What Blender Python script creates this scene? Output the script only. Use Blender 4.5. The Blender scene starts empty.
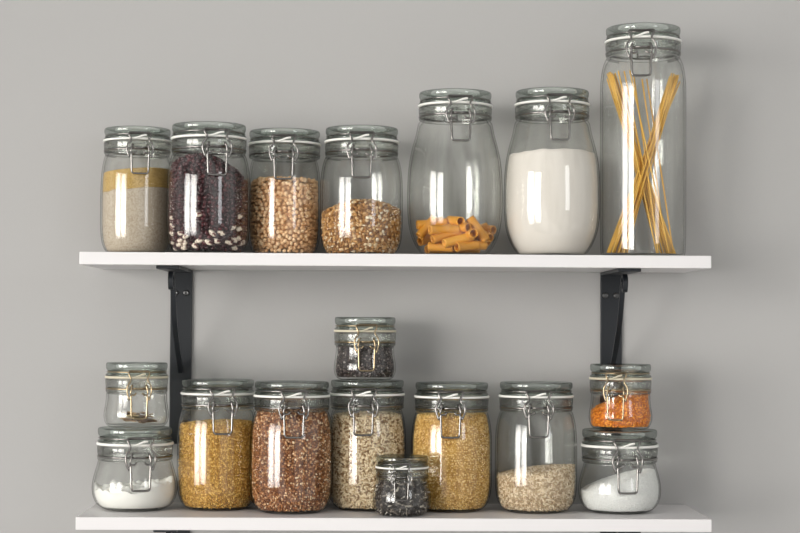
import bpy, bmesh, math, random
import numpy as np
from mathutils import Vector, Matrix, Euler
random.seed(4); rng = np.random.default_rng(4)
C = bpy.context.scene.collection
scn = bpy.context.scene

# ------------------------------------------------------------------ camera
CAM = Vector((0.0, -2.592, 0.2578)); FPX = 1761.3
yaw, pitch, roll = 0.01918, 0.03462, 0.00577
fw = Vector((math.sin(yaw)*math.cos(pitch), math.cos(yaw)*math.cos(pitch), math.sin(pitch)))
r0 = Vector((math.cos(yaw), -math.sin(yaw), 0)); u0 = r0.cross(fw)
RT = r0*math.cos(roll) + u0*math.sin(roll); UP = RT.cross(fw)
cd = bpy.data.cameras.new('camera'); cam = bpy.data.objects.new('camera', cd); C.objects.link(cam)
cd.sensor_width = 36; cd.lens = FPX*36/800
M = Matrix.Identity(4)
for i in range(3):
    M[i][0], M[i][1], M[i][2], M[i][3] = RT[i], UP[i], -fw[i], CAM[i]
cam.matrix_world = M
scn.camera = cam

def at(px, py, Y):
    """world point on the plane y = Y that lies on a line of sight of the measured camera"""
    d = fw*FPX + RT*(px-400) - UP*(py-266.5)
    return CAM + d*((Y-CAM.y)/d.y)
def scale_at(Y): return (Y-CAM.y)/FPX          # metres per pixel at that distance

# ------------------------------------------------------------------ world, window, fill, exposure
w = bpy.data.worlds.new('world'); scn.world = w; w.use_nodes = True
bg = w.node_tree.nodes['Background']
bg.inputs[1].default_value = 1.0
# noise in place of the unseen room: random light and dark patches to reflect
_N, _L = w.node_tree.nodes, w.node_tree.links
_tc = _N.new('ShaderNodeTexCoord'); _n = _N.new('ShaderNodeTexNoise'); _n.inputs['Scale'].default_value = 2.6; _n.inputs['Detail'].default_value = 1
_L.new(_tc.outputs['Generated'], _n.inputs['Vector'])
_r = _N.new('ShaderNodeValToRGB'); _r.color_ramp.elements[0].position = .37; _r.color_ramp.elements[0].color = (.10, .095, .09, 1)
_r.color_ramp.elements[1].position = .62; _r.color_ramp.elements[1].color = (.98, .965, .94, 1)
_L.new(_n.outputs['Fac'], _r.inputs['Fac']); _L.new(_r.outputs['Color'], bg.inputs[0])
scn.cycles.use_adaptive_sampling = False
def rect_light(name, loc, target, sx, sy, power, col, spread=180):
    l = bpy.data.lights.new(name, 'AREA'); l.shape = 'RECTANGLE'; l.size = sx; l.size_y = sy
    l.energy = power; l.color = col; l.spread = math.radians(spread)      # narrowed spread is added falloff, dimming the wall towards its edges
    o = bpy.data.objects.new(name, l); C.objects.link(o); o.location = loc
    o.rotation_euler = (Vector(target)-Vector(loc)).to_track_quat('-Z', 'Y').to_euler()
    return o
for k, z in ((0, 0), (1, 0)):
    t = -0.48 if k == 0 else 0.48
    ax = Vector((-0.64, 0.77, 0))
    p = Vector((-4.0, -3.7, 0.32)) + ax*t*1.85
    rect_light('window_daylight', p, (-0.02, 0, 0.20), 1.60, 2.6, 8.6, (1.0, 0.97, 0.93), 34)
rect_light('right_fill_light', (2.3, -3.4, 0.9), (0.1, 0, 0.25), 0.7, 1.3, 14, (0.95, 0.97, 1.0))  # weak fill added from the right to lift the shaded jar sides
scn.view_settings.view_transform = 'Standard'; scn.view_settings.look = 'None'
scn.view_settings.gamma = 1; scn.view_settings.use_curve_mapping = False
scn.view_settings.exposure = 0.09
scn.cycles.transparent_max_bounces = 48
scn.cycles.max_bounces = 16
scn.cycles.transmission_bounces = 16
scn.cycles.use_denoising = True

# ------------------------------------------------------------------ materials
def mat(name):
    m = bpy.data.materials.new(name); m.use_nodes = True; nt = m.node_tree
    return m, nt, nt.nodes, nt.links, nt.nodes.get('Principled BSDF')
def plain(name, col, rough=.5, metal=0, spec=.5, bump=None, vary=None):
    m, nt, N, L, b = mat(name)
    b.inputs['Base Color'].default_value = (*col, 1); b.inputs['Roughness'].default_value = rough
    b.inputs['Metallic'].default_value = metal; b.inputs['Specular IOR Level'].default_value = spec
    tc = N.new('ShaderNodeTexCoord')
    if bump:
        n = N.new('ShaderNodeTexNoise'); n.inputs['Scale'].default_value = bump[0]; n.inputs['Detail'].default_value = 6
        L.new(tc.outputs['Object'], n.inputs['Vector'])
        bp = N.new('ShaderNodeBump'); bp.inputs['Strength'].default_value = bump[1]; bp.inputs['Distance'].default_value = bump[2]
        L.new(n.outputs['Fac'], bp.inputs['Height']); L.new(bp.outputs['Normal'], b.inputs['Normal'])
    if vary:
        n2 = N.new('ShaderNodeTexNoise'); n2.inputs['Scale'].default_value = vary[0]; n2.inputs['Detail'].default_value = 4
        L.new(tc.outputs['Object'], n2.inputs['Vector'])
        mx = N.new('ShaderNodeMix'); mx.data_type = 'RGBA'
        mx.inputs['A'].default_value = (*col, 1); mx.inputs['B'].default_value = (*vary[1], 1)
        rmp = N.new('ShaderNodeMapRange'); rmp.inputs['From Min'].default_value = .45; rmp.inputs['From Max'].default_value = .62
        L.new(n2.outputs['Fac'], rmp.inputs['Value']); L.new(rmp.outputs['Result'], mx.inputs['Factor'])
        L.new(mx.outputs['Result'], b.inputs['Base Color'])
    return m
def grainy(name, stops, rough=.6, spec=.3, attr='rnd', bump=None):
    """per-grain colour: a ramp over a random number stored on each grain (or object)"""
    m, nt, N, L, b = mat(name)
    b.inputs['Roughness'].default_value = rough; b.inputs['Specular IOR Level'].default_value = spec
    r = N.new('ShaderNodeValToRGB'); cr = r.color_ramp
    while len(cr.elements) > 1: cr.elements.remove(cr.elements[-1])
    cr.elements[0].position = stops[0][0]; cr.elements[0].color = (*stops[0][1], 1)
    for p, c in stops[1:]:
        e = cr.elements.new(p); e.color = (*c, 1)
    if attr == 'object':
        a = N.new('ShaderNodeObjectInfo'); L.new(a.outputs['Random'], r.inputs['Fac'])
    else:
        a = N.new('ShaderNodeAttribute'); a.attribute_name = attr; L.new(a.outputs['Fac'], r.inputs['Fac'])
    L.new(r.outputs['Color'], b.inputs['Base Color'])
    return m
def glass_wall(name, tint, edge, refl=.042, thick=0):
    """thin jar glass: clear face-on, greener and denser where one looks along the wall; mirror part by Fresnel"""
    m, nt, N, L, b = mat(name); N.remove(b); out = N['Material Output']
    lw = N.new('ShaderNodeLayerWeight'); lw.inputs['Blend'].default_value = .5
    r = N.new('ShaderNodeValToRGB'); cr = r.color_ramp
    cr.elements[0].position = .45; cr.elements[0].color = (*tint, 1)
    cr.elements[1].position = .97; cr.elements[1].color = (*edge, 1)
    e = cr.elements.new(.80); e.color = tuple(t*.94 for t in tint)+(1,)
    L.new(lw.outputs['Facing'], r.inputs['Fac'])
    tr = N.new('ShaderNodeBsdfTransparent'); L.new(r.outputs['Color'], tr.inputs['Color'])
    if thick:
        rf = N.new('ShaderNodeBsdfRefraction'); rf.inputs['IOR'].default_value = 1.48; rf.inputs['Roughness'].default_value = .0
        L.new(r.outputs['Color'], rf.inputs['Color'])
        m2 = N.new('ShaderNodeMixShader'); m2.inputs[0].default_value = thick; L.new(tr.outputs[0], m2.inputs[1]); L.new(rf.outputs[0], m2.inputs[2]); tr = m2
    gl = N.new('ShaderNodeBsdfGlossy'); gl.inputs['Roughness'].default_value = .03
    tc = N.new('ShaderNodeTexCoord'); n = N.new('ShaderNodeTexNoise'); n.inputs['Scale'].default_value = 28; n.inputs['Detail'].default_value = 2
    L.new(tc.outputs['Object'], n.inputs['Vector'])
    bp = N.new('ShaderNodeBump'); bp.inputs['Strength'].default_value = .12; bp.inputs['Distance'].default_value = .002
    L.new(n.outputs['Fac'], bp.inputs['Height']); L.new(bp.outputs['Normal'], gl.inputs['Normal'])
    pw = N.new('ShaderNodeMath'); pw.operation = 'POWER'; pw.inputs[1].default_value = 5; L.new(lw.outputs['Facing'], pw.inputs[0])
    fr = N.new('ShaderNodeMath'); fr.operation = 'MULTIPLY_ADD'; fr.inputs[1].default_value = .6; fr.inputs[2].default_value = refl; L.new(pw.outputs[0], fr.inputs[0])
    mx = N.new('ShaderNodeMixShader'); L.new(fr.outputs[0], mx.inputs[0]); L.new(tr.outputs[0], mx.inputs[1]); L.new(gl.outputs[0], mx.inputs[2])
    L.new(mx.outputs[0], out.inputs['Surface'])
    return m
def glass_solid(name, col, density):
    m, nt, N, L, b = mat(name); N.remove(b); out = N['Material Output']
    g = N.new('ShaderNodeBsdfGlass'); g.inputs['IOR'].default_value = 1.5; g.inputs['Roughness'].default_value = .0
    L.new(g.outputs[0], out.inputs['Surface'])
    v = N.new('ShaderNodeVolumeAbsorption'); v.inputs['Color'].default_value = (*col, 1); v.inputs['Density'].default_value = density
    L.new(v.outputs[0], out.inputs['Volume'])
    return m

WALL = plain('grey_wall_paint', (.375, .370, .363), .85, bump=(260, .10, .001))
SHELF = plain('white_shelf_laminate', (.68, .665, .665), .4, bump=(90, .04, .0005))
IRON = plain('black_powder_coated_steel', (.007, .009, .012), .42, spec=.5, bump=(700, .15, .0003))
SCREW = plain('dark_steel_screw', (.12, .12, .12), .35, 1)
STEEL = plain('wire_steel', (.23, .22, .21), .2, 1)
BRASSY = plain('warm_wire_steel', (.36, .29, .19), .22, 1)
RUBBER = plain('white_rubber_gasket', (.80, .79, .75), .35)
RUBBER2 = plain('clear_yellowed_gasket', (.55, .50, .38), .4)
GLASS = glass_wall('jar_glass', (.980, .984, .976), (.13, .155, .12))
LIDG = glass_wall('lid_glass', (.93, .972, .945), (.02, .12, .05), .07, .4)
NECK = glass_wall('jar_collar_glass', (.955, .965, .95), (.05, .085, .055), .06, .42)

# ------------------------------------------------------------------ helpers
def mesh_obj(name, verts, faces, m, parent=None, smooth=True):
    me = bpy.data.meshes.new(name); me.from_pydata([tuple(v) for v in verts], [], faces)
    me.materials.append(m); me.update()
    if smooth: me.shade_smooth()
    o = bpy.data.objects.new(name, me); C.objects.link(o)
    if parent: o.parent = parent
    return o
def tag(o, label=None, cat=None, group=None, kind=None):
    for k, v in (('label', label), ('category', cat), ('group', group), ('kind', kind)):
        if v: o[k] = v
    return o
def spline(pts, n):
    """Catmull-Rom resample; n steps per span"""
    P = [np.array(p, float) for p in pts]; P = [2*P[0]-P[1]] + P + [2*P[-1]-P[-2]]
    out = []
    for i in range(1, len(P)-2):
        for k in range(n):
            t = k/n
            out.append(.5*((2*P[i]) + (-P[i-1]+P[i+1])*t + (2*P[i-1]-5*P[i]+4*P[i+1]-P[i+2])*t*t + (-P[i-1]+3*P[i]-3*P[i+1]+P[i+2])*t**3))
    out.append(P[-2]); return out
class MB:
    def __init__(s): s.v = []; s.f = []
    def revolve(s, prof, seg=72, closed=False):
        b = len(s.v); n = len(prof)
        for r, z in prof:
            for k in range(seg):
                a = 2*math.pi*k/seg; s.v.append((r*math.cos(a), r*math.sin(a), z))
        m = n if closed else n-1
        for i in range(m):
            j = (i+1) % n
            for k in range(seg):
                l = (k+1) % seg
                s.f.append((b+i*seg+k, b+i*seg+l, b+j*seg+l, b+j*seg+k))
        return s
    def tube(s, pts, r, seg=8, closed=False, flat=1.0):
        pts = [Vector(p) for p in pts]; n = len(pts); b = len(s.v)
        t0 = (pts[1]-pts[0]).normalized(); ref = Vector((0, 0, 1)) if abs(t0.z) < .9 else Vector((0, 1, 0))
        nrm = t0.cross(ref).normalized()
        for i in range(n):
            if closed: t = (pts[(i+1) % n]-pts[i-1]).normalized()
            else: t = (pts[min(i+1, n-1)]-pts[max(i-1, 0)]).normalized()
            nrm = (nrm - t*nrm.dot(t)).normalized(); bn = t.cross(nrm)
            for k in range(seg):
                a = 2*math.pi*k/seg; s.v.append(tuple(pts[i] + nrm*(r*math.cos(a)) + bn*(r*flat*math.sin(a))))
        for i in range(n if closed else n-1):
            j = (i+1) % n
            for k in range(seg):
                l = (k+1) % seg
                s.f.append((b+i*seg+k, b+i*seg+l, b+j*seg+l, b+j*seg+k))
        if not closed:
            s.f.append(tuple(b+k for k in range(seg))[::-1]); s.f.append(tuple(b+(n-1)*seg+k for k in range(seg)))
        return s
    def box(s, x0, x1, y0, y1, z0, z1):
        b = len(s.v)
        for x in (x0, x1):
            for y in (y0, y1):
                for z in (z0, z1): s.v.append((x, y, z))
        for f in ((0,1,3,2),(4,6,7,5),(0,4,5,1),(2,3,7,6),(0,2,6,4),(1,5,7,3)): s.f.append(tuple(b+i for i in f))
        return s
    def build(s, name, m, parent=None, smooth=True): return mesh_obj(name, s.v, s.f, m, parent, smooth)
def bevel(o, wd, seg=2):
    bm = bmesh.new(); bm.from_mesh(o.data)
    bmesh.ops.recalc_face_normals(bm, faces=bm.faces)
    bmesh.ops.bevel(bm, geom=bm.edges[:], offset=wd, segments=seg, affect='EDGES', profile=.5)
    bm.to_mesh(o.data); bm.free(); return o
def empty(name, loc, rz=0):
    o = bpy.data.objects.new(name, None); o.empty_display_size = .02; C.objects.link(o); o.location = loc; o.rotation_euler = (0, 0, rz); return o

# ------------------------------------------------------------------ wall and shelves
wl = MB().box(-2.4, 2.4, 0, .12, -1.1, 1.6).build('wall_back', WALL, smooth=False); tag(wl, kind='structure')
ZU = .35795; TH = .0172
def shelf(x0, x1, z, label):
    o = MB().box(x0, x1, -.2, 0, z-TH, z).build('wall_shelf', SHELF, smooth=False); bevel(o, .0009)
    return tag(o, label, 'shelf', 'white shelves on the grey wall')
shelf(-.3887, .4706, ZU, 'upper white board shelf on the grey wall, carrying the row of seven jars')
shelf(-.3894, .4710, 0, 'lower white board shelf at the bottom, carrying the stacked and small jars')

def bracket(px, top, label):
    """black bracket: wall plate, plate under the board, curved bar ending in a curl, screws"""
    x = at(px, 300, 0).x; r = empty('shelf_bracket', (x, 0, top)); tag(r, label, 'bracket', 'black iron shelf brackets')
    hw = .0158
    bevel(MB().box(-hw, hw, -.0045, 0, -.255, -.0002).build('wall_plate', IRON, r, False), .0008)
    bevel(MB().box(-hw, hw, -.186, -.0045, -.0047, -.0002).build('top_plate', IRON, r, False), .0008)
    # curved bar, side view (y, z), width 8 mm across x
    side = spline([(-.0045,-.150),(-.031,-.131),(-.064,-.108),(-.100,-.077),(-.124,-.045),(-.136,-.024),(-.147,-.011),(-.160,-.009),(-.168,-.017),(-.164,-.028),(-.154,-.030),(-.149,-.024),(-.152,-.018)], 5)
    side = [np.array((p[0]*.88, p[1])) for p in side]
    m = MB(); n = len(side); t = .002; hb = .0034
    for i, p in enumerate(side):
        q = side[min(i+1, n-1)]-side[max(i-1, 0)]; q = q/np.linalg.norm(q); nn = np.array((-q[1], q[0]))*t
        for sx in (-hb, hb):
            for sg in (-1, 1):
                m.v.append((sx, p[0]+sg*nn[0], p[1]+sg*nn[1]))
    for i in range(n-1):
        a = i*4; b = a+4
        for c, d in ((0,1),(1,3),(3,2),(2,0)): m.f.append((a+c, a+d, b+d, b+c))
    m.f += [(0,2,3,1), ((n-1)*4, (n-1)*4+1, (n-1)*4+3, (n-1)*4+2)]
    m.build('curved_brace', IRON, r, False)
    for dx in (-.0085, .0075):
        s = MB().revolve([(0,-.0016),(.0016,-.0016),(.0030,-.0022),(.0042,-.0012),(.0044,0),(0,0)], 20)
        s.v = [(v[0]+dx, v[2]-.0046, v[1]-.034) for v in s.v]
        s.build('screw', SCREW, r)
    return r
bracket(181.5, ZU-TH, 'black metal bracket under the left end of the upper shelf')
bracket(610.8, ZU-TH, 'black metal bracket under the right end of the upper shelf')
bracket(181.5, -TH, 'black bracket edge just visible under the left end of the lower shelf')
bracket(610.8, -TH, 'black bracket edge just visible under the right end of the lower shelf')

# ------------------------------------------------------------------ jars
SHAPE = {
 'litre': [(0,.66),(.008,.71),(.03,.80),(.075,.895),(.15,.962),(.28,.995),(.45,1.0),(.65,.998),(.78,.985),(.88,.955),(.95,.915),(1,.875)],
 'oval':  [(0,.60),(.012,.66),(.04,.74),(.09,.835),(.16,.92),(.24,.972),(.36,1.0),(.5,1.0),(.62,.985),(.72,.95),(.81,.895),(.9,.825),(1,.77)],
 'tall':  [(0,.89),(.004,.925),(.015,.962),(.04,.985),(.12,.997),(.3,1.0),(.8,1.0),(.885,.985),(.935,.955),(.97,.91),(1,.845)],
 'squat': [(0,.60),(.01,.66),(.05,.78),(.13,.895),(.26,.972),(.40,1.0),(.55,.995),(.72,.955),(.88,.90),(1,.865)],
 'small': [(0,.72),(.015,.80),(.06,.89),(.16,.965),(.30,1.0),(.45,.995),(.62,.965),(.80,.94),(1,.935)],
}
class Jar: pass
def make_jar(cx, ytop, ybot, lidw, bodyw, kind, Y, clasp, label, group, nh=None, wire=None, gasket=None, base=None, on=None, floor=3.0):
    """cx, ytop, ybot, widths: measured silhouette in photo pixels, turned into metres at the jar's own distance Y"""
    J = Jar(); nh = nh or (31.5 if kind == 'squat' else 28.3); s = scale_at(Y); wire = wire or STEEL; gasket = gasket or RUBBER
    zb = base if base is not None else 0.0
    x = at(cx, (ytop+ybot)/2, Y).x
    J.x, J.Y, J.zb, J.s = x, Y, zb, s
    ztop = at(cx, ytop+.5, Y - (lidw*s/2 if at(cx, ytop, Y).z > CAM.z else 0)).z
    H = ztop - zb; J.H = H
    u = lidw/72*s; ns = nh/31.5; nh = nh*u; Hb = H-nh
    Rb = bodyw*s/2
    prof = spline([(t*Hb, f*Rb) for t, f in SHAPE[kind]], 4)     # (z, r) outside
    prof[-1][1] = min(prof[-1][1], 34.6*u)
    zz = np.array([p[0] for p in prof]); rr = np.array([p[1] for p in prof])
    wall = .0026
    J.rout = lambda z: float(np.interp(z, zz, rr))
    J.floor = floor*s
    def rin(z):
        z = max(z, J.floor)
        if z > Hb: return 31.2*u
        k = J.rout(z)-wall
        if z < J.floor*2.2: k = min(k, J.rout(J.floor)-wall + (z-J.floor)*1.0 + .003)
        return min(k, 60) if z < Hb*.96 else min(k, max(31.2*u, k-(z-Hb*.96)*.3))
    J.rin = rin; J.Hb = Hb; J.u = u
    # azimuth of the clasp
    view = math.atan2(x-CAM.x, Y-CAM.y)                 # bearing of the jar from the camera
    off = math.asin(max(-.9, min(.9, (clasp-cx)/(lidw/2+2))))
    rz = -view + off
    root = empty('glass_jar', (x, Y, zb), rz); tag(root, label, 'jar', group)
    g = lambda d: H - d*u*ns
    out = [(0, .0012), (rr[0]*.80, .0012), (rr[0]*.92, 0.0)] + [(r, z) for z, r in prof[0:]]
    out += [(34.6*u, g(31.2)), (35.8*u, g(30.4)), (36.1*u, g(29.4)), (35.7*u, g(28.5)), (34.9*u, g(28.0)), (34.8*u, g(26.4)), (35.6*u, g(25.8)), (36.1*u, g(24)), (36.3*u, g(19)), (36.0*u, g(17)), (35.2*u, g(16.5))]
    inn = [(31.8*u, g(16.5)), (31.2*u, g(17.4)), (31.2*u, g(25)), (31.2*u, g(30))]
    for k in range(40, -1, -1):
        z = J.floor + (Hb-J.floor-.0005)*(k/40)**1.5; inn.append((rin(z), z))
    inn.append((inn[-1][0]*.85, J.floor)); inn.append((0, J.floor*.95))
    jb = MB().revolve(out+inn, 72).build('jar_body', GLASS, root)
    jb.data.materials.append(NECK)                      # the thick moulded collar
    zc = g(32.5)
    for p in jb.data.polygons:
        if p.center.z > zc: p.material_index = 1
    lid = [(0, g(2.6)), (26*u, g(2.2)), (31*u, g(1.4)), (33*u, g(.3)), (34.4*u, g(0)), (35.3*u, g(.6)), (35.8*u, g(2)), (35.7*u, g(5.4)), (35.0*u, g(7.2)), (33.8*u, g(8.2)), (33.5*u, g(9.2)), (33.6*u, g(10.6)), (34.8*u, g(11.5)), (35.9*u, g(12.2)), (36.1*u, g(13.4)), (35.6*u, g(13.9)),
           (31*u, g(13.9)), (30.2*u, g(13.2)), (29.8*u, g(9)), (28.5*u, g(7.2)), (24*u, g(6.4)), (0, g(6.2))]
    MB().revolve(lid, 72).build('lid', LIDG, root)
    gk = MB().revolve([(33*u, g(14.1)), (36.6*u, g(14.0)), (37.1*u, g(14.7)), (37.1*u, g(15.8)), (36.6*u, g(16.4)), (33*u, g(16.3))], 72, True)
    gk.tube(spline([(-9*u, -36.0*u, g(15.4)), (-5*u, -37.4*u, g(15.0)), (-1*u, -38.2*u, g(13.6)), (3*u, -38.6*u, g(11.9)), (7*u, -38.4*u, g(11.2))], 5), 1.0*u, 8)  # gasket tongue, shaped to imitate the slanted bright reflection at the clasp
    gk.build('rubber_gasket', gasket, root)
    wr = 1.0*u
    ring = lambda R_, z, n=60: [(R_*math.cos(2*math.pi*k/n), R_*math.sin(2*math.pi*k/n), z) for k in range(n)]
    nw = MB().tube(ring(35.6*u, g(27.2)), wr, 8, True)
    for sx in (-1, 1):   # ears that carry the clasp, front; hinge at the back
        nw.tube([(sx*9*u, -35*u, g(27.2)), (sx*9.6*u, -38.5*u, g(26.2)), (sx*9*u, -39.6*u, g(23.6)), (sx*7.4*u, -39.2*u, g(22.6))], wr, 7)
        nw.tube([(sx*7*u, 35.2*u, g(27.2)), (sx*7*u, 39*u, g(24)), (sx*7*u, 40*u, g(16)), (sx*6*u, 37.5*u, g(9.6))], wr, 7)
    nw.tube([(-7*u, 39*u, g(24)), (0, 39.6*u, g(23.4)), (7*u, 39*u, g(24))], wr, 7)
    nw.build('neck_wire', wire, root)
    MB().tube(ring(34.6*u, g(9.6)), wr*.8, 8, True).build('lid_wire', wire, root)
    b = MB()
    half = [(11.2,-36.2,8.2),(12.0,-37.2,9.8),(11.3,-38.2,12.5),(9.6,-39,16),(10.2,-40,19),(12.8,-40.4,22.5),(13.9,-40.4,26),(13.9,-40.6,30),(12.6,-41,34.5),(11.2,-41.3,38.5)]
    path = [(-a*u, y*u, g(d)) for a, y, d in half[::-1]] + [(a*u, y*u, g(d)) for a, y, d in half]
    sp = spline(path[:10], 3)[:-1] + [Vector(path[9])] + spline(path[10:], 3)
    b.tube([Vector(p) for p in sp], wr, 8)
    b.tube([(-9*u, -38.4*u, g(26.5)), (9*u, -38.4*u, g(26.5))], wr, 7)
    bail = b.build('clasp_bail', wire, root)
    # lever: U-shaped wire hanging in front of the shoulder
    zl = g(57.5); low = max(J.rout(max(0, zl)), J.rout(max(0, g(48))), 36*u) + .0030
    y0, y1 = -41.2*u, -max(low, 41.5*u)
    def yy(d): return y0 + (y1-y0)*(d-33)/(57.5-33)
    lv = []
    for sx in (-1, 1):
        L_ = [(3.6,-40.4,30.8),(5.6,-41,33.0),(8.0,-41.2,33.2),(9.3,-41.2,34.6)]
        pts = [(sx*a*u, y*u, g(d)) for a, y, d in L_] + [(sx*9.1*u, yy(42), g(42)), (sx*8.9*u, yy(50), g(50)), (sx*8.7*u, yy(54.5), g(54.5)), (sx*7.8*u, yy(56.8), g(56.8)), (sx*5.6*u, yy(57.5), g(57.5))]
        lv.append(pts)
    path = lv[0] + lv[1][::-1]
    m = MB().tube([Vector(p) for p in spline(path, 3)], wr*1.05, 8)
    for sx in (-1, 1):
        m.tube([(sx*9.3*u, -41.2*u, g(34.6)), (sx*10.6*u, -41.0*u, g(36)), (sx*11.4*u, -40.6*u, g(38.4))], wr, 7)
        m.tube([(sx*7.2*u, -39.4*u, g(23)), (sx*8.6*u, -40.6*u, g(24.5)), (sx*9.8*u, -41*u, g(30)), (sx*9.3*u, -41.2*u, g(34.6))], wr, 7)
    m.build('clasp_lever', wire, bail)
    J.root = root
    return J

# ------------------------------------------------------------------ contents
def noise2(seed, amp, freq):
    q = np.random.default_rng(seed); ks = q.normal(size=(7, 2))*freq; ph = q.uniform(0, 6.28, 7); am = q.uniform(.4, 1, 7)
    return lambda x, y: amp*float(sum(am[i]*math.sin(ks[i,0]*x+ks[i,1]*y+ph[i]) for i in range(7)))/4
def level(J, left, mid, right, dome=0, amp=.0008, freq=150, seed=1):
    """height of the fill: heights at the left edge, middle and right edge given as photo rows"""
    sg = 1 if J.zb > .2 else -1
    zl, zr = [at(400, p, J.Y-sg*J.rin(J.Hb*.5)*.35).z for p in (left, right)]; zm = at(400, mid, J.Y-sg*J.rin(J.Hb*.5)*.85).z
    # rows are measured along the front of the jar
    c = scale_at(J.Y)
    R_ = J.rin(J.Hb*.5); nz = noise2(seed, amp, freq)
    def h(x, y):
        t = max(-1, min(1, x/R_)); z = zm + (zr-zl)/2*t + ((zl+zr)/2-zm)*t*t
        return z - J.zb + nz(x, y) + dome*(1-(x*x+y*y)/R_**2)
    return h
def fill_mesh(J, h, m, name, inset=.0004, h0=None, drop=0.0, nth=96, nz=34, nr=26, rnd=False):
    v, f = [], []
    for i in range(nz+1):
        for k in range(nth):
            a = 2*math.pi*k/nth; ca, sa = math.cos(a), math.sin(a)
            Rg = J.rin(J.Hb*.5); top = h(Rg*ca*.98, Rg*sa*.98)-drop
            lo = J.floor+.0003+inset if h0 is None else h0(Rg*ca*.98, Rg*sa*.98)
            z = lo + (top-lo)*i/nz; r = J.rin(z)-inset
            v.append((r*ca, r*sa, z))
    base = nz*nth
    for i in range(nz):
        for k in range(nth):
            l = (k+1) % nth; f.append((i*nth+k, i*nth+l, (i+1)*nth+l, (i+1)*nth+k))
    prev = base
    for j in range(1, nr):
        q = 1-j/nr; b = len(v)
        for k in range(nth):
            x, y = v[base+k][0]*q, v[base+k][1]*q; v.append((x, y, h(x, y)-drop if q < .96 else v[base+k][2]))
        for k in range(nth):
            l = (k+1) % nth; f.append((prev+k, prev+l, b+l, b+k))
        prev = b
    v.append((0, 0, h(0, 0)-drop)); c = len(v)-1
    for k in range(nth): f.append((prev+k, prev+(k+1) % nth, c))
    v.append((0, 0, v[0][2])); c = len(v)-1
    for k in range(nth): f.append(((k+1) % nth, k, c))
    o = mesh_obj(name, v, f, m); o.location = (J.x, J.Y, J.zb)
    return o
def ico(sub=1):
    bm = bmesh.new(); bmesh.ops.create_icosphere(bm, subdivisions=sub, radius=1)
    V = np.array([v.co[:] for v in bm.verts]); F = np.array([[v.index for v in f.verts] for f in bm.faces]); bm.free(); return V, F
def octa():
    V = np.array([(1,0,0),(-1,0,0),(0,1,0),(0,-1,0),(0,0,1),(0,0,-1)], float)
    F = np.array([(0,2,4),(2,1,4),(1,3,4),(3,0,4),(2,0,5),(1,2,5),(3,1,5),(0,3,5)]); return V, F
def spots(J, h, gap, deep=0.0, half=None):
    """jittered packing just inside the glass and over the top of the fill"""
    P = []
    z = J.floor + gap*.5; 
    while True:
        r = J.rin(z)-deep
        if z > J.H: break
        n = max(6, int(2*math.pi*r/gap)); o = random.random()
        any_ = False
        for k in range(n):
            a = 2*math.pi*(k+o+random.uniform(-.3, .3))/n
            zz = z+random.uniform(-.3, .3)*gap; x, y = r*math.cos(a), r*math.sin(a)
            if zz < h(x, y)-gap*.2: P.append((x, y, max(zz, J.floor+gap*.4), a, 0)); any_ = True
        dr = J.rin(z+gap*.5)-J.rin(z)
        z += gap*.87/math.sqrt(1+min(3, (dr/(gap*.5))**2))
        if not any_: break
    Rg = J.rin(J.Hb*.5)-deep
    n = int(Rg/gap)+1
    for i in range(-n, n+1):
        for j in range(-n, n+1):
            x = (i+(.5 if j % 2 else 0)+random.uniform(-.3, .3))*gap; y = (j*.87+random.uniform(-.3, .3))*gap
            zt = h(x, y)
            if math.hypot(x, y) < J.rin(zt)-gap*.8: P.append((x, y, zt-gap*.3+random.uniform(-.2, .2)*gap, 0, 1))
    return P
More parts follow.
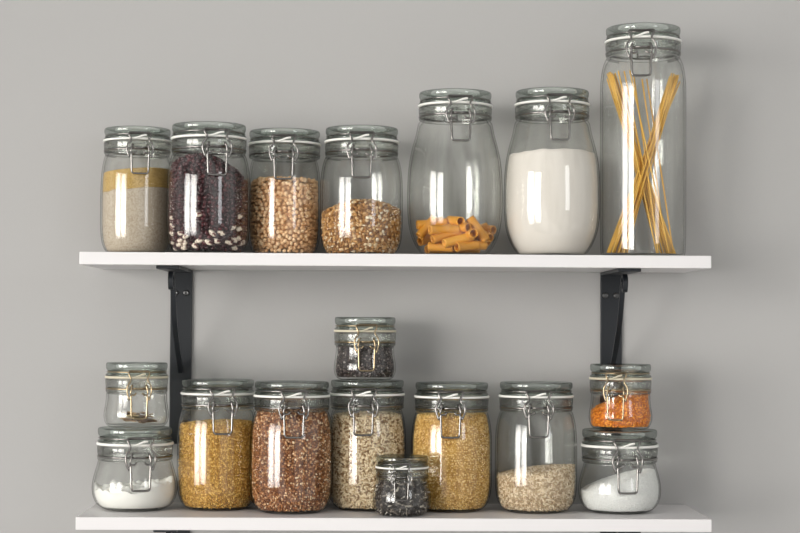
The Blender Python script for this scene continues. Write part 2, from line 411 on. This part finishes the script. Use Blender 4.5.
def grains(J, h, m, name, size, gap, shape='ico', core=None, layers=1, tangent=True, jit=.25):
    """one mesh: every grain of an uncountable filling, over a solid heart"""
    V, F = octa() if shape == 'octa' else ico(1)
    sx, sy, sz = size
    P = []
    for l in range(layers): P += spots(J, h if l == 0 else (lambda x, y: h(x, y)-gap*.8), gap, deep=(sz*1.05 if tangent else (sx+sy+sz)/3)+max(0, sx-.002)*.35+l*gap*.7)
    n = len(P); nv, nf = len(V), len(F)
    allv = np.empty((n, nv, 3)); 
    for i, (x, y, z, a, top) in enumerate(P):
        q = 1+random.uniform(-jit, jit)
        S = V*np.array((sx*q, sy*q, sz*q))
        if tangent:
            ps = random.uniform(0, 6.28); c, s = math.cos(ps), math.sin(ps)
            S = S @ np.array(((c, s, 0), (-s, c, 0), (0, 0, 1))).T
            til = Euler((random.gauss(0, .45), random.gauss(0, .45), 0)).to_matrix()
            S = S @ np.array(til).T
            if not top:    # thin axis along the outward normal
                ca, sa = math.cos(a), math.sin(a)
                B = np.array(((-sa, 0, ca), (ca, 0, sa), (0, 1, 0)))   # columns: tangent, up, outward
                S = S @ B.T
        else:
            S = S @ np.array(Euler((random.uniform(0, 6.28), random.uniform(0, 6.28), random.uniform(0, 6.28))).to_matrix()).T
        allv[i] = S + np.array((x, y, z))
    faces = (F[None]+np.arange(n)[:, None, None]*nv).reshape(-1, 3)
    verts = allv.reshape(-1, 3); rnd = np.repeat(rng.random(n), nv)
    # heart
    co = fill_mesh(J, h, m, 'tmp', inset=(sz if tangent else sx)*1.5+.0004, drop=gap*.9, nth=64, nz=16, nr=12)
    cm = co.data; cv = np.empty(len(cm.vertices)*3); cm.vertices.foreach_get('co', cv); cv = cv.reshape(-1, 3)
    cf = [tuple(p.vertices) for p in cm.polygons]; off = len(verts)
    bpy.data.objects.remove(co); bpy.data.meshes.remove(cm)
    me = bpy.data.meshes.new(name)
    me.from_pydata(np.vstack((verts, cv)).tolist(), [], faces.tolist()+[tuple(i+off for i in t) for t in cf])
    me.materials.append(m); me.update()
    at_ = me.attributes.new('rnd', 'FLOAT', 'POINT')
    at_.data.foreach_set('value', np.concatenate((rnd, rng.random(len(cv))*.35)).astype(np.float32))  # heart takes the dark ramp end: shade in the gaps, painted in
    me.shade_smooth() if shape != 'octa' else me.shade_flat()
    o = bpy.data.objects.new(name, me); C.objects.link(o); o.location = (J.x, J.Y, J.zb)
    return o

UPG = 'clip-top glass jars in the upper row'; LOG = 'clip-top glass jars on the lower shelf'
# ---- upper row, left to right
J1 = make_jar(137, 125, 250.5, 66, 72, 'litre', -.068, 139.5, 'glass jar leftmost on the upper shelf, holding yellow meal over pale meal', UPG, base=ZU)
J2 = make_jar(208.6, 120.5, 250.5, 74, 83, 'litre', -.118, 216, 'glass jar of dark red beans, second from left on the upper shelf', UPG, base=ZU)
J3 = make_jar(284.3, 127, 250.5, 71, 73, 'litre', -.070, 283.5, 'glass jar full of tan chickpeas, third from left on the upper shelf', UPG, base=ZU)
J4 = make_jar(361.5, 124, 251.5, 73, 83, 'litre', -.100, 361.5, 'glass jar half full of cereal flakes, left of the pasta tube jar', UPG, base=ZU)
J5 = make_jar(455, 87.5, 252, 73, 95.5, 'oval', -.100, 460, 'tall oval glass jar with orange pasta tubes at the bottom', UPG, base=ZU)
J6 = make_jar(552, 86, 252, 74, 96.5, 'oval', -.100, 559, 'tall oval glass jar of white flour on the upper shelf', UPG, base=ZU)
J7 = make_jar(643, 21.5, 253, 75, 86, 'tall', -.095, 641.5, 'tallest straight glass jar holding long spaghetti, at the right end', UPG, base=ZU, floor=4)
# ---- lower row
J8 = make_jar(135, 426.8, 510.5, 74, 84, 'squat', -.095, 140, 'squat glass jar of lumpy white powder, bottom of the left stack', LOG, base=0)
J9 = make_jar(217.5, 379, 508, 72, 80, 'litre', -.080, 222, 'glass jar of golden bulgur grains beside the left stack', LOG, base=0)
J10 = make_jar(291.5, 381, 512.5, 74, 83, 'litre', -.118, 293.5, 'glass jar full of reddish brown buckwheat on the lower shelf', LOG, base=0)
J11 = make_jar(367, 379.5, 507.5, 73, 78, 'litre', -.078, 363.5, 'glass jar of pale rolled grain with a small dark jar on its lid', LOG, base=0)
J12 = make_jar(402, 455.5, 516, 52, 57.5, 'squat', -.158, 401.5, 'smallest glass jar, dark loose tea, standing in front of the others', LOG, base=0, nh=31)
J13 = make_jar(451.5, 382, 509, 73, 81, 'litre', -.090, 450.5, 'glass jar full of bright yellow millet on the lower shelf', LOG, base=0)
J14 = make_jar(536, 381.5, 511, 73, 82, 'litre', -.100, 538.5, 'glass jar one third full of pale rice on the lower shelf', LOG, base=0)
J15 = make_jar(619.5, 428.8, 512.5, 75, 82, 'squat', -.105, 627, 'squat glass jar of coarse white salt, bottom of the right stack', LOG, base=0)
J16 = make_jar(136.5, 362, 428, 61, 64, 'small', -.095, 139, 'small glass jar of dried leaves, top of the left stack', LOG, base=J8.H+.0003, nh=35, wire=BRASSY, gasket=RUBBER2)
J17 = make_jar(365, 316.5, 380, 61, 62, 'small', -.078, 366.5, 'small glass jar of black tea standing on the rolled grain jar', LOG, base=J11.H+.0003, nh=34, wire=BRASSY, gasket=RUBBER2)
J18 = make_jar(620.5, 363.5, 431, 61, 63, 'small', -.105, 616, 'small glass jar of orange lentils, top of the right stack', LOG, base=J15.H+.0003, nh=35, wire=BRASSY, gasket=RUBBER2)

def stuff(o, label, cat): return tag(o, label, cat, kind='stuff')
# jar 1: two layers of meal
MEAL = plain('pale_speckled_meal', (.50, .43, .345), .9, spec=.1, bump=(900, .5, .0006), vary=(420, (.38, .31, .24)))
POLENTA = plain('yellow_meal', (.54, .37, .14), .9, spec=.1, bump=(700, .8, .0010), vary=(650, (.33, .21, .07)))
hA = level(J1, 195, 191, 190, amp=.0022, freq=70, seed=3); hB = level(J1, 175, 170, 170, amp=.0008, freq=60, seed=5)
stuff(fill_mesh(J1, hA, MEAL, 'ground_meal'), 'pale speckled ground meal filling the lower part of the leftmost upper jar', 'meal')
stuff(fill_mesh(J1, hB, POLENTA, 'yellow_meal', h0=hA), 'yellow meal layer lying on pale meal in the leftmost upper jar', 'meal')

# jar 2 and jar 3: beans and chickpeas, the nearest ones each an object
def unit_mesh(name, kind, m):
    V, F = ico(2)
    if kind == 'bean':
        W = []
        for x, y, z in V:
            W.append((x*.0041, (y*.0030) + .0008*(x*x) - .0003, z*.0028*(1-.10*(1-x*x)*(y < -.3))))
        V = np.array(W)
    elif kind == 'speckled':
        V = np.array([(x*.0068, y*.0042+.0012*x*x-.0005, z*.0036) for x, y, z in V])
    elif kind == 'chickpea':
        W = []
        for x, y, z in V:
            q = 1 + .16*max(0, x)**4 - .10*math.exp(-((y)/.18)**2)*(z < 0) + .03*math.sin(5*x+3*y)
            W.append((x*.0031*q, y*.0030*q, z*.0029*q))
        V = np.array(W)
    me = bpy.data.meshes.new(name); me.from_pydata(V.tolist(), [], F.tolist()); me.materials.append(m); me.shade_smooth(); return me
BEAN = grainy('dark_red_bean', [(0, (.022, .004, .006)), (.6, (.045, .007, .011)), (1, (.085, .016, .020))], .22, .5, 'object')
BEANS = grainy('dark_red_beans_loose', [(0, (.030, .006, .008)), (1, (.075, .014, .018))], .3, .5)
PEA = grainy('tan_chickpea', [(0, (.62, .35, .17)), (.5, (.84, .53, .29)), (1, (.95, .70, .44))], .55, .3, 'object')
PEAS = grainy('tan_chickpeas_loose', [(0, (.55, .31, .15)), (1, (.86, .56, .31))], .55, .3)
mS, ntS, NS, LS, bS = mat('speckled_bean_skin')
tcS = NS.new('ShaderNodeTexCoord'); nS = NS.new('ShaderNodeTexNoise'); nS.inputs['Scale'].default_value = 190; LS.new(tcS.outputs['Object'], nS.inputs['Vector'])
rS = NS.new('ShaderNodeValToRGB'); rS.color_ramp.elements[0].position = .50; rS.color_ramp.elements[0].color = (.82, .72, .60, 1); rS.color_ramp.elements[1].position = .60; rS.color_ramp.elements[1].color = (.12, .018, .02, 1)
LS.new(nS.outputs['Fac'], rS.inputs['Fac']); LS.new(rS.outputs['Color'], bS.inputs['Base Color']); bS.inputs['Roughness'].default_value = .35
def counted(J, h, me, name, gap, deep, label, cat, group, loose_m, loose_name, loose_label, size, limit=298, special=None):
    P = spots(J, h, gap, deep=deep)
    P.sort(key=lambda p: p[1]-(.02 if p[4] else 0))          # nearest to the camera first
    first = None; rest = []; used = 0
    for p in P:
        x, y, z, a, top = p
        if special and special(x, y, z): continue
        if used < limit:
            o = bpy.data.objects.new(name, me); C.objects.link(o)
            o.location = (J.x+x, J.Y+y, J.zb+z)
            if top: o.rotation_euler = (random.gauss(0, .5), random.gauss(0, .5), random.uniform(0, 6.28))
            else:
                e = Euler((random.gauss(0, .4), random.uniform(0, 6.28), 0)).to_matrix()
                B = Matrix(((math.cos(a+math.pi/2), math.cos(a), 0), (math.sin(a+math.pi/2), math.sin(a), 0), (0, 0, 1)))
                o.rotation_euler = (B @ e).to_euler()
            tag(o, label, cat, group); used += 1
        else: rest.append(p)
    # everything else of the heap is one object
    V, F = ico(1); n = len(rest); vs = []; fs = []; rd = []
    for i, (x, y, z, a, top) in enumerate(rest):
        S = (V*np.array(size)) @ np.array(Euler((random.uniform(0, 6.28), random.uniform(0, 6.28), random.uniform(0, 6.28))).to_matrix()).T + np.array((x, y, z))
        vs += S.tolist(); fs += (F+i*len(V)).tolist(); rd += [random.random()]*len(V)
    co = fill_mesh(J, h, loose_m, 'tmp', inset=deep+size[1]*.9, drop=gap, nth=64, nz=16, nr=12)
    off = len(vs); cv = [tuple(v.co) for v in co.data.vertices]; vs += cv
    fs += [tuple(i+off for i in p.vertices) for p in co.data.polygons]; rd += [random.random()*.3 for _ in cv]  # inner core coloured darker, shade between the pieces put into its colour
    cm = co.data; bpy.data.objects.remove(co); bpy.data.meshes.remove(cm)
    o = mesh_obj(loose_name, vs, fs, loose_m); o.location = (J.x, J.Y, J.zb)
    at_ = o.data.attributes.new('rnd', 'FLOAT', 'POINT'); at_.data.foreach_set('value', np.array(rd, np.float32))
    stuff(o, loose_label, cat)
h2 = level(J2, 168, 158, 184, dome=.006, amp=.002, freq=60, seed=8)
sps = []
bmS = unit_mesh('speckled_bean', 'speckled', mS)
q = 0
while len(sps) < 28 and q < 4000:
    q += 1
    a = random.uniform(-math.pi*.97, -.03*math.pi); 
    z = J2.floor + .004 + abs(random.gauss(0, .014))
    if random.random() < .12: z = random.uniform(.03, .055); a = random.choice((-2.9, -2.75, -.5))
    if z > .030 and a > -2.2 and random.random() < .5: z *= .5
    r = J2.rin(z)-.0042; x, y = r*math.cos(a), r*math.sin(a)
    if all((x-s_[0])**2+(y-s_[1])**2+(z-s_[2])**2 > .0082**2 for s_ in sps): sps.append((x, y, z, a))
for x, y, z, a in sps:
    o = bpy.data.objects.new('speckled_bean', bmS); C.objects.link(o); o.location = (J2.x+x, J2.Y+y, J2.zb+z)
    e = Euler((random.gauss(0, .3), random.gauss(0, .5), 0)).to_matrix(); B = Matrix(((math.cos(a+math.pi/2), math.cos(a), 0), (math.sin(a+math.pi/2), math.sin(a), 0), (0, 0, 1)))
    o.rotation_euler = (B @ e).to_euler()
    tag(o, 'cream bean with dark red speckles among red beans in the jar', 'bean', 'speckled cream beans in the bean jar')
near = lambda x, y, z: any((x-s_[0])**2+(y-s_[1])**2+(z-s_[2])**2 < .0052**2 for s_ in sps)
counted(J2, h2, unit_mesh('red_bean', 'bean', BEAN), 'red_bean', .0067, .0031, 'small dark red bean near the front of the bean jar', 'bean',
        'dark red beans in the bean jar', BEANS, 'red_beans', 'remaining heap of dark red beans filling the bean jar', (.0040, .0031, .0029), special=near)
h3 = level(J3, 181, 179, 180, dome=.004, amp=.0015, freq=80, seed=9)
counted(J3, h3, unit_mesh('chickpea', 'chickpea', PEA), 'chickpea', .0064, .0031, 'tan chickpea near the front of the chickpea jar', 'chickpea',
        'chickpeas in the chickpea jar', PEAS, 'chickpeas', 'remaining heap of tan chickpeas filling the chickpea jar', (.0031, .003, .0029))

# jar 4: cereal flakes
FLAKE = grainy('cereal_flakes', [(0, (.14, .055, .018)), (.35, (.44, .22, .075)), (.70, (.62, .36, .14)), (.90, (.78, .60, .38)), (1, (.90, .82, .66))], .65)
stuff(grains(J4, level(J4, 213, 202, 210, dome=.006, amp=.0015, freq=80, seed=2), FLAKE, 'cereal_flakes', (.0033, .0024, .0009), .0042, layers=2),
      'tan and cream cereal flakes half filling the jar left of the pasta', 'cereal')
# jar 6: flour
FLOUR = plain('white_flour', (.70, .655, .61), .95, spec=.05, bump=(160, .25, .0015))
stuff(fill_mesh(J6, level(J6, 153, 148, 151, amp=.0016, freq=110, seed=12), FLOUR, 'white_flour', nr=40), 'white flour filling most of the second tall oval jar', 'flour')

# jar 5: pasta tubes
PASTA = grainy('orange_pasta', [(0, (.62, .25, .022)), (1, (.80, .38, .05))], .45, .4, 'object')
def tube_mesh(L_, R_=.0063, t=.0011, bend=.0015):
    m = MB(); prof = []; n = 12; seg = 28
    def ring(r, tt, rid):
        b = len(m.v)
        for k in range(seg):
            a = 2*math.pi*k/seg; rr_ = r*(1+(.045 if k % 2 else -.02)*rid)
            m.v.append((rr_*math.cos(a) + bend*(1-4*(tt-.5)**2), rr_*math.sin(a), (tt-.5)*L_))
        return b
    rings = [ring(R_, i/n, 1) for i in range(n+1)] + [ring(R_-t, 1-i/n, 0) for i in range(n+1)]
    for i in range(len(rings)):
        a, b = rings[i], rings[(i+1) % len(rings)]
        for k in range(seg):
            l = (k+1) % seg; m.f.append((a+k, a+l, b+l, b+k))
    me = bpy.data.meshes.new('pasta_tube'); me.from_pydata(m.v, [], m.f); me.materials.append(PASTA); me.shade_smooth(); return me
tm = [tube_mesh(L_) for L_ in (.036, .040, .044)]
# ends of each tube: photo-pixel offsets from the jar axis and rows above the shelf, with depth (negative = nearer)
T = [(-35,30,-6,33,-6,0),(-43,22,-34,34,-12,-8),(-29,24,2,25,-33,-22),(-30,14,-1,24,-36,-26),(-15,10,13,19,-40,-30),(-33,8,-12,7,-24,-30),
     (0,7,20,10,-37,-24),(14,9,38,10,-33,-22),(17,21,10,18,-38,-5),(5,33,-5,36,-22,10),(12,27,-8,25,-26,0),(17,37,32,14,-16,-20),(27,28,38,12,-4,-14),
     (30,24,40,18,4,-12),(-30,26,-10,36,8,14),(-20,8,8,8,-10,-4),(-8,18,20,16,0,8),(8,20,30,30,14,18),(-36,14,-18,20,4,18),(-5,8,24,8,10,18),(-10,30,16,32,22,24),(-30,20,-2,14,24,26),(-26,6,0,8,4,22),(6,30,-16,24,-8,-4),(20,28,36,26,20,2)]
for i, (xa, za, xb, zb_, da, db) in enumerate(T):
    s = J5.s; A = Vector((xa*1.12, da, za+1.5))*s; B = Vector((xb*1.12, db, zb_+1.5))*s
    c = (A+B)/2; d = (B-A); Lh = d.length; d.normalize()
    me = tm[0] if Lh < .037 else tm[1] if Lh < .041 else tm[2]
    L_ = (.036, .040, .044)[tm.index(me)]
    for it in range(30):
        bad = 0
        for e in (-1, 1):
            pnt = c + d*(e*L_/2); rr_ = J5.rin(max(pnt.z, .004))-.0064; hyp = math.hypot(pnt.x, pnt.y)
            if hyp > rr_:
                k = (hyp-rr_)*.5/hyp; c.x -= pnt.x*k; c.y -= pnt.y*k; bad = 1
            lo = J5.floor+.0064
            if pnt.z < lo: c.z += (lo-pnt.z)*.6; bad = 1
        if not bad: break
    o = bpy.data.objects.new('pasta_tube', me); C.objects.link(o)
    o.rotation_euler = d.to_track_quat('Z', 'Y').to_euler(); o.location = Vector((J5.x, J5.Y, J5.zb))+c
    tag(o, 'short ridged orange pasta tube in the pasta heap of the oval jar', 'pasta', 'pasta tubes in the oval jar')

# jar 7: spaghetti
SPAG = grainy('spaghetti', [(0, (.62, .33, .045)), (1, (.80, .48, .085))], .4, .4, 'object')
def strand(xa, ya, za, xb, yb, zb_):
    A = Vector((xa, ya, za)); B = Vector((xb, yb, zb_)); c = (A+B)/2; d = B-A
    m = MB(); bow = random.uniform(-.0015, .0015)
    pts = [Vector((bow*math.sin(math.pi*i/8), 0, (i/8-.5)*d.length)) for i in range(9)]
    m.tube(pts, .00112, 7)
    o = m.build('spaghetti_strand', SPAG); o.rotation_euler = d.to_track_quat('Z', 'Y').to_euler(); o.location = Vector((J7.x, J7.Y, J7.zb))+c
    return o
s = J7.s; zt = lambda row: at(643, row, J7.Y).z-J7.zb; fl = J7.floor+.0015
def put(xt, rt, yt, xb, yb, label, group):
    def lim(x, y, z):
        R_ = J7.rin(z)-.0016; q = math.hypot(x, y); return (x, y) if q < R_ else (x*R_/q, y*R_/q)
    z1 = zt(rt); a = lim((xt-643)*s, yt*s, z1); b = lim((xb-643)*s, yb*s, fl)
    tag(strand(b[0], b[1], fl, a[0], a[1], z1), label, 'spaghetti', group)
for k in range(30):
    t = k/29; put(672+random.uniform(0, 11), 72+random.uniform(0, 9), 10+random.uniform(-9, 9), 605+t*19+random.uniform(-1, 1), -14+random.uniform(-9, 9),
        'spaghetti strand in the thick bundle leaning right inside the tall jar', 'spaghetti leaning right')
for k in range(20):
    t = k/19; put(605+random.uniform(0, 9), 74+random.uniform(0, 6), -10+random.uniform(-7, 7), 661+t*16+random.uniform(-1, 1), 10+random.uniform(-8, 8),
        'spaghetti strand in the bundle leaning left inside the tall jar', 'spaghetti leaning left')
for xt, rt, yt, xb, yb in ((616,73,-14,656,-6),(621,74,-20,662,4),(628,72,-10,667,-14),(634,75,4,655,-20),(641,80,-6,668,8),(648,78,8,672,-10),(619,72,6,670,12)):
    put(xt, rt, yt, xb, yb, 'single loose spaghetti strand between the two bundles in the tall jar', 'loose spaghetti strands')

# jar 8: lumpy white powder
LUMP = plain('white_powder', (.84, .83, .80), .9, spec=.1, bump=(120, .3, .002))
stuff(fill_mesh(J8, level(J8, 487, 486, 479, dome=.003, amp=.0085, freq=170, seed=21), LUMP, 'white_powder', nr=44, nth=128), 'lumpy white powder half filling the bottom jar of the left stack', 'powder')
# jar 9: bulgur
BULG = grainy('golden_bulgur', [(0, (.36, .17, .025)), (.5, (.62, .35, .065)), (1, (.84, .56, .17))], .5, .4)
stuff(grains(J9, level(J9, 424, 421, 422, dome=.002, seed=3), BULG, 'bulgur', (.0023, .0012, .0011), .0030, layers=2, jit=.35), 'golden bulgur grains filling the jar beside the left stack', 'grain')
# jar 10: buckwheat
BUCK = grainy('brown_buckwheat', [(0, (.11, .034, .010)), (.40, (.30, .105, .030)), (.70, (.50, .21, .075)), (.88, (.78, .48, .24)), (1, (.97, .80, .56))], .5, .4)
stuff(grains(J10, level(J10, 412, 408, 411, dome=.002, seed=4), BUCK, 'buckwheat', (.0018, .0017, .0016), .0031, 'octa', layers=2, tangent=False), 'reddish brown buckwheat filling the jar to its shoulder', 'grain')
# jar 11: rolled grain
ROLL = grainy('pale_rolled_grain', [(0, (.20, .11, .05)), (.22, (.42, .28, .15)), (.34, (.68, .53, .33)), (1, (.90, .77, .56))], .6)
stuff(grains(J11, level(J11, 415, 412, 414, dome=.002, seed=5), ROLL, 'rolled_grain', (.0028, .0015, .0011), .0031, layers=2), 'pale rolled grain with brown flecks filling the jar under the small one', 'grain')
# jar 13: millet
MIL = grainy('yellow_millet', [(0, (.42, .20, .03)), (.5, (.76, .48, .13)), (1, (.98, .76, .36))], .5, .4)
stuff(grains(J13, level(J13, 414, 412, 413, dome=.002, seed=6), MIL, 'millet', (.0013, .0013, .0013), .0029, layers=2, tangent=False, jit=.1), 'bright yellow millet filling the jar behind the tiny one', 'grain')
# jar 14: rice
RICE = grainy('pale_rice', [(0, (.36, .24, .13)), (.5, (.66, .51, .33)), (1, (.90, .78, .60))], .5, .4)
stuff(grains(J14, level(J14, 473, 466, 463, dome=.001, seed=7), RICE, 'rice', (.0030, .0012, .0011), .0030, layers=2), 'pale short rice in the lower third of its jar', 'rice')
# jar 15: salt
SALT = grainy('white_salt', [(0, (.86, .86, .85)), (1, (.96, .96, .95))], .5, .4)
stuff(grains(J15, level(J15, 489, 474, 466, dome=.001, amp=.0008, seed=8), SALT, 'coarse_salt', (.0011, .0011, .0011), .0021, 'octa', layers=2, tangent=False), 'coarse white salt heaped to the right in the bottom jar of the right stack', 'salt')
# jar 18: orange lentils
LENT = grainy('orange_lentils', [(0, (.50, .11, .006)), (.6, (.85, .27, .015)), (1, (1.0, .45, .05))], .5, .4)
stuff(grains(J18, level(J18, 409, 396, 389, dome=.001, seed=9), LENT, 'orange_lentils', (.0017, .0017, .0009), .0031, layers=2), 'orange split lentils sloping up to the right in the small top jar', 'lentils')
# jar 17: black tea
TEA = grainy('black_tea', [(0, (.012, .009, .009)), (.5, (.040, .028, .027)), (.85, (.14, .10, .09)), (1, (.42, .37, .34))], .6)
stuff(grains(J17, level(J17, 345, 345, 344, dome=.001, seed=10), TEA, 'black_tea', (.0018, .0012, .0010), .0029, layers=2), 'fine black tea in the small jar on top of the rolled grain jar', 'tea')
# jar 12: long dark tea leaves
TEAL = grainy('dark_tea_leaves', [(0, (.016, .013, .012)), (.55, (.06, .05, .045)), (.82, (.20, .17, .14)), (1, (.50, .46, .40))], .55)
stuff(grains(J12, level(J12, 481, 480, 482, dome=.003, amp=.002, freq=150, seed=11), TEAL, 'loose_tea', (.0050, .0012, .0008), .0038, layers=3, jit=.5), 'loose dark tea leaves with pale stems in the smallest jar', 'tea')
# jar 16: a few dried leaves
LEAF = grainy('dried_leaf', [(0, (.20, .11, .05)), (.5, (.32, .21, .11)), (1, (.42, .34, .20))], .7, .3, 'object')
def leaf_mesh(i):
    v, f = [], []; n = 14; q = random.Random(i)
    for sgn in (1, -1):
        for a in range(n+1):
            t = a/n; wd = .0062*math.sin(math.pi*min(1, t*.96+.02))**.8
            for b in range(5):
                k = b/4*2-1; v.append(((t-.5)*.036, k*wd, .004*(t-.5)**2 + .0016*k*k + .0006*math.sin(9*t+i) + sgn*.00025))
    for base in (0, (n+1)*5):
        for a in range(n):
            for b in range(4):
                p = base+a*5+b; f.append((p, p+1, p+6, p+5) if base == 0 else (p, p+5, p+6, p+1))
    m_ = (n+1)*5
    for a in range(n):
        f.append((a*5, (a+1)*5, (a+1)*5+m_, a*5+m_)); f.append((a*5+4, a*5+4+m_, (a+1)*5+4+m_, (a+1)*5+4))
    me = bpy.data.meshes.new('dried_leaf'); me.from_pydata(v, [], f); me.materials.append(LEAF); me.shade_smooth(); return me
lms = [leaf_mesh(i) for i in range(3)]
for i in range(16):
    o = bpy.data.objects.new('dried_leaf', lms[i % 3]); C.objects.link(o); a = random.uniform(0, 6.28); r = random.uniform(.008, .019)
    o.location = (J16.x+r*math.cos(a), J16.Y+r*math.sin(a), J16.zb+J16.floor+.0022+i*.0008); o.rotation_euler = (random.gauss(0, .10), random.gauss(0, .10), random.uniform(0, 6.28))
    tag(o, 'curled brown dried leaf lying in the top jar of the left stack', 'leaf', 'dried leaves in the small left jar')
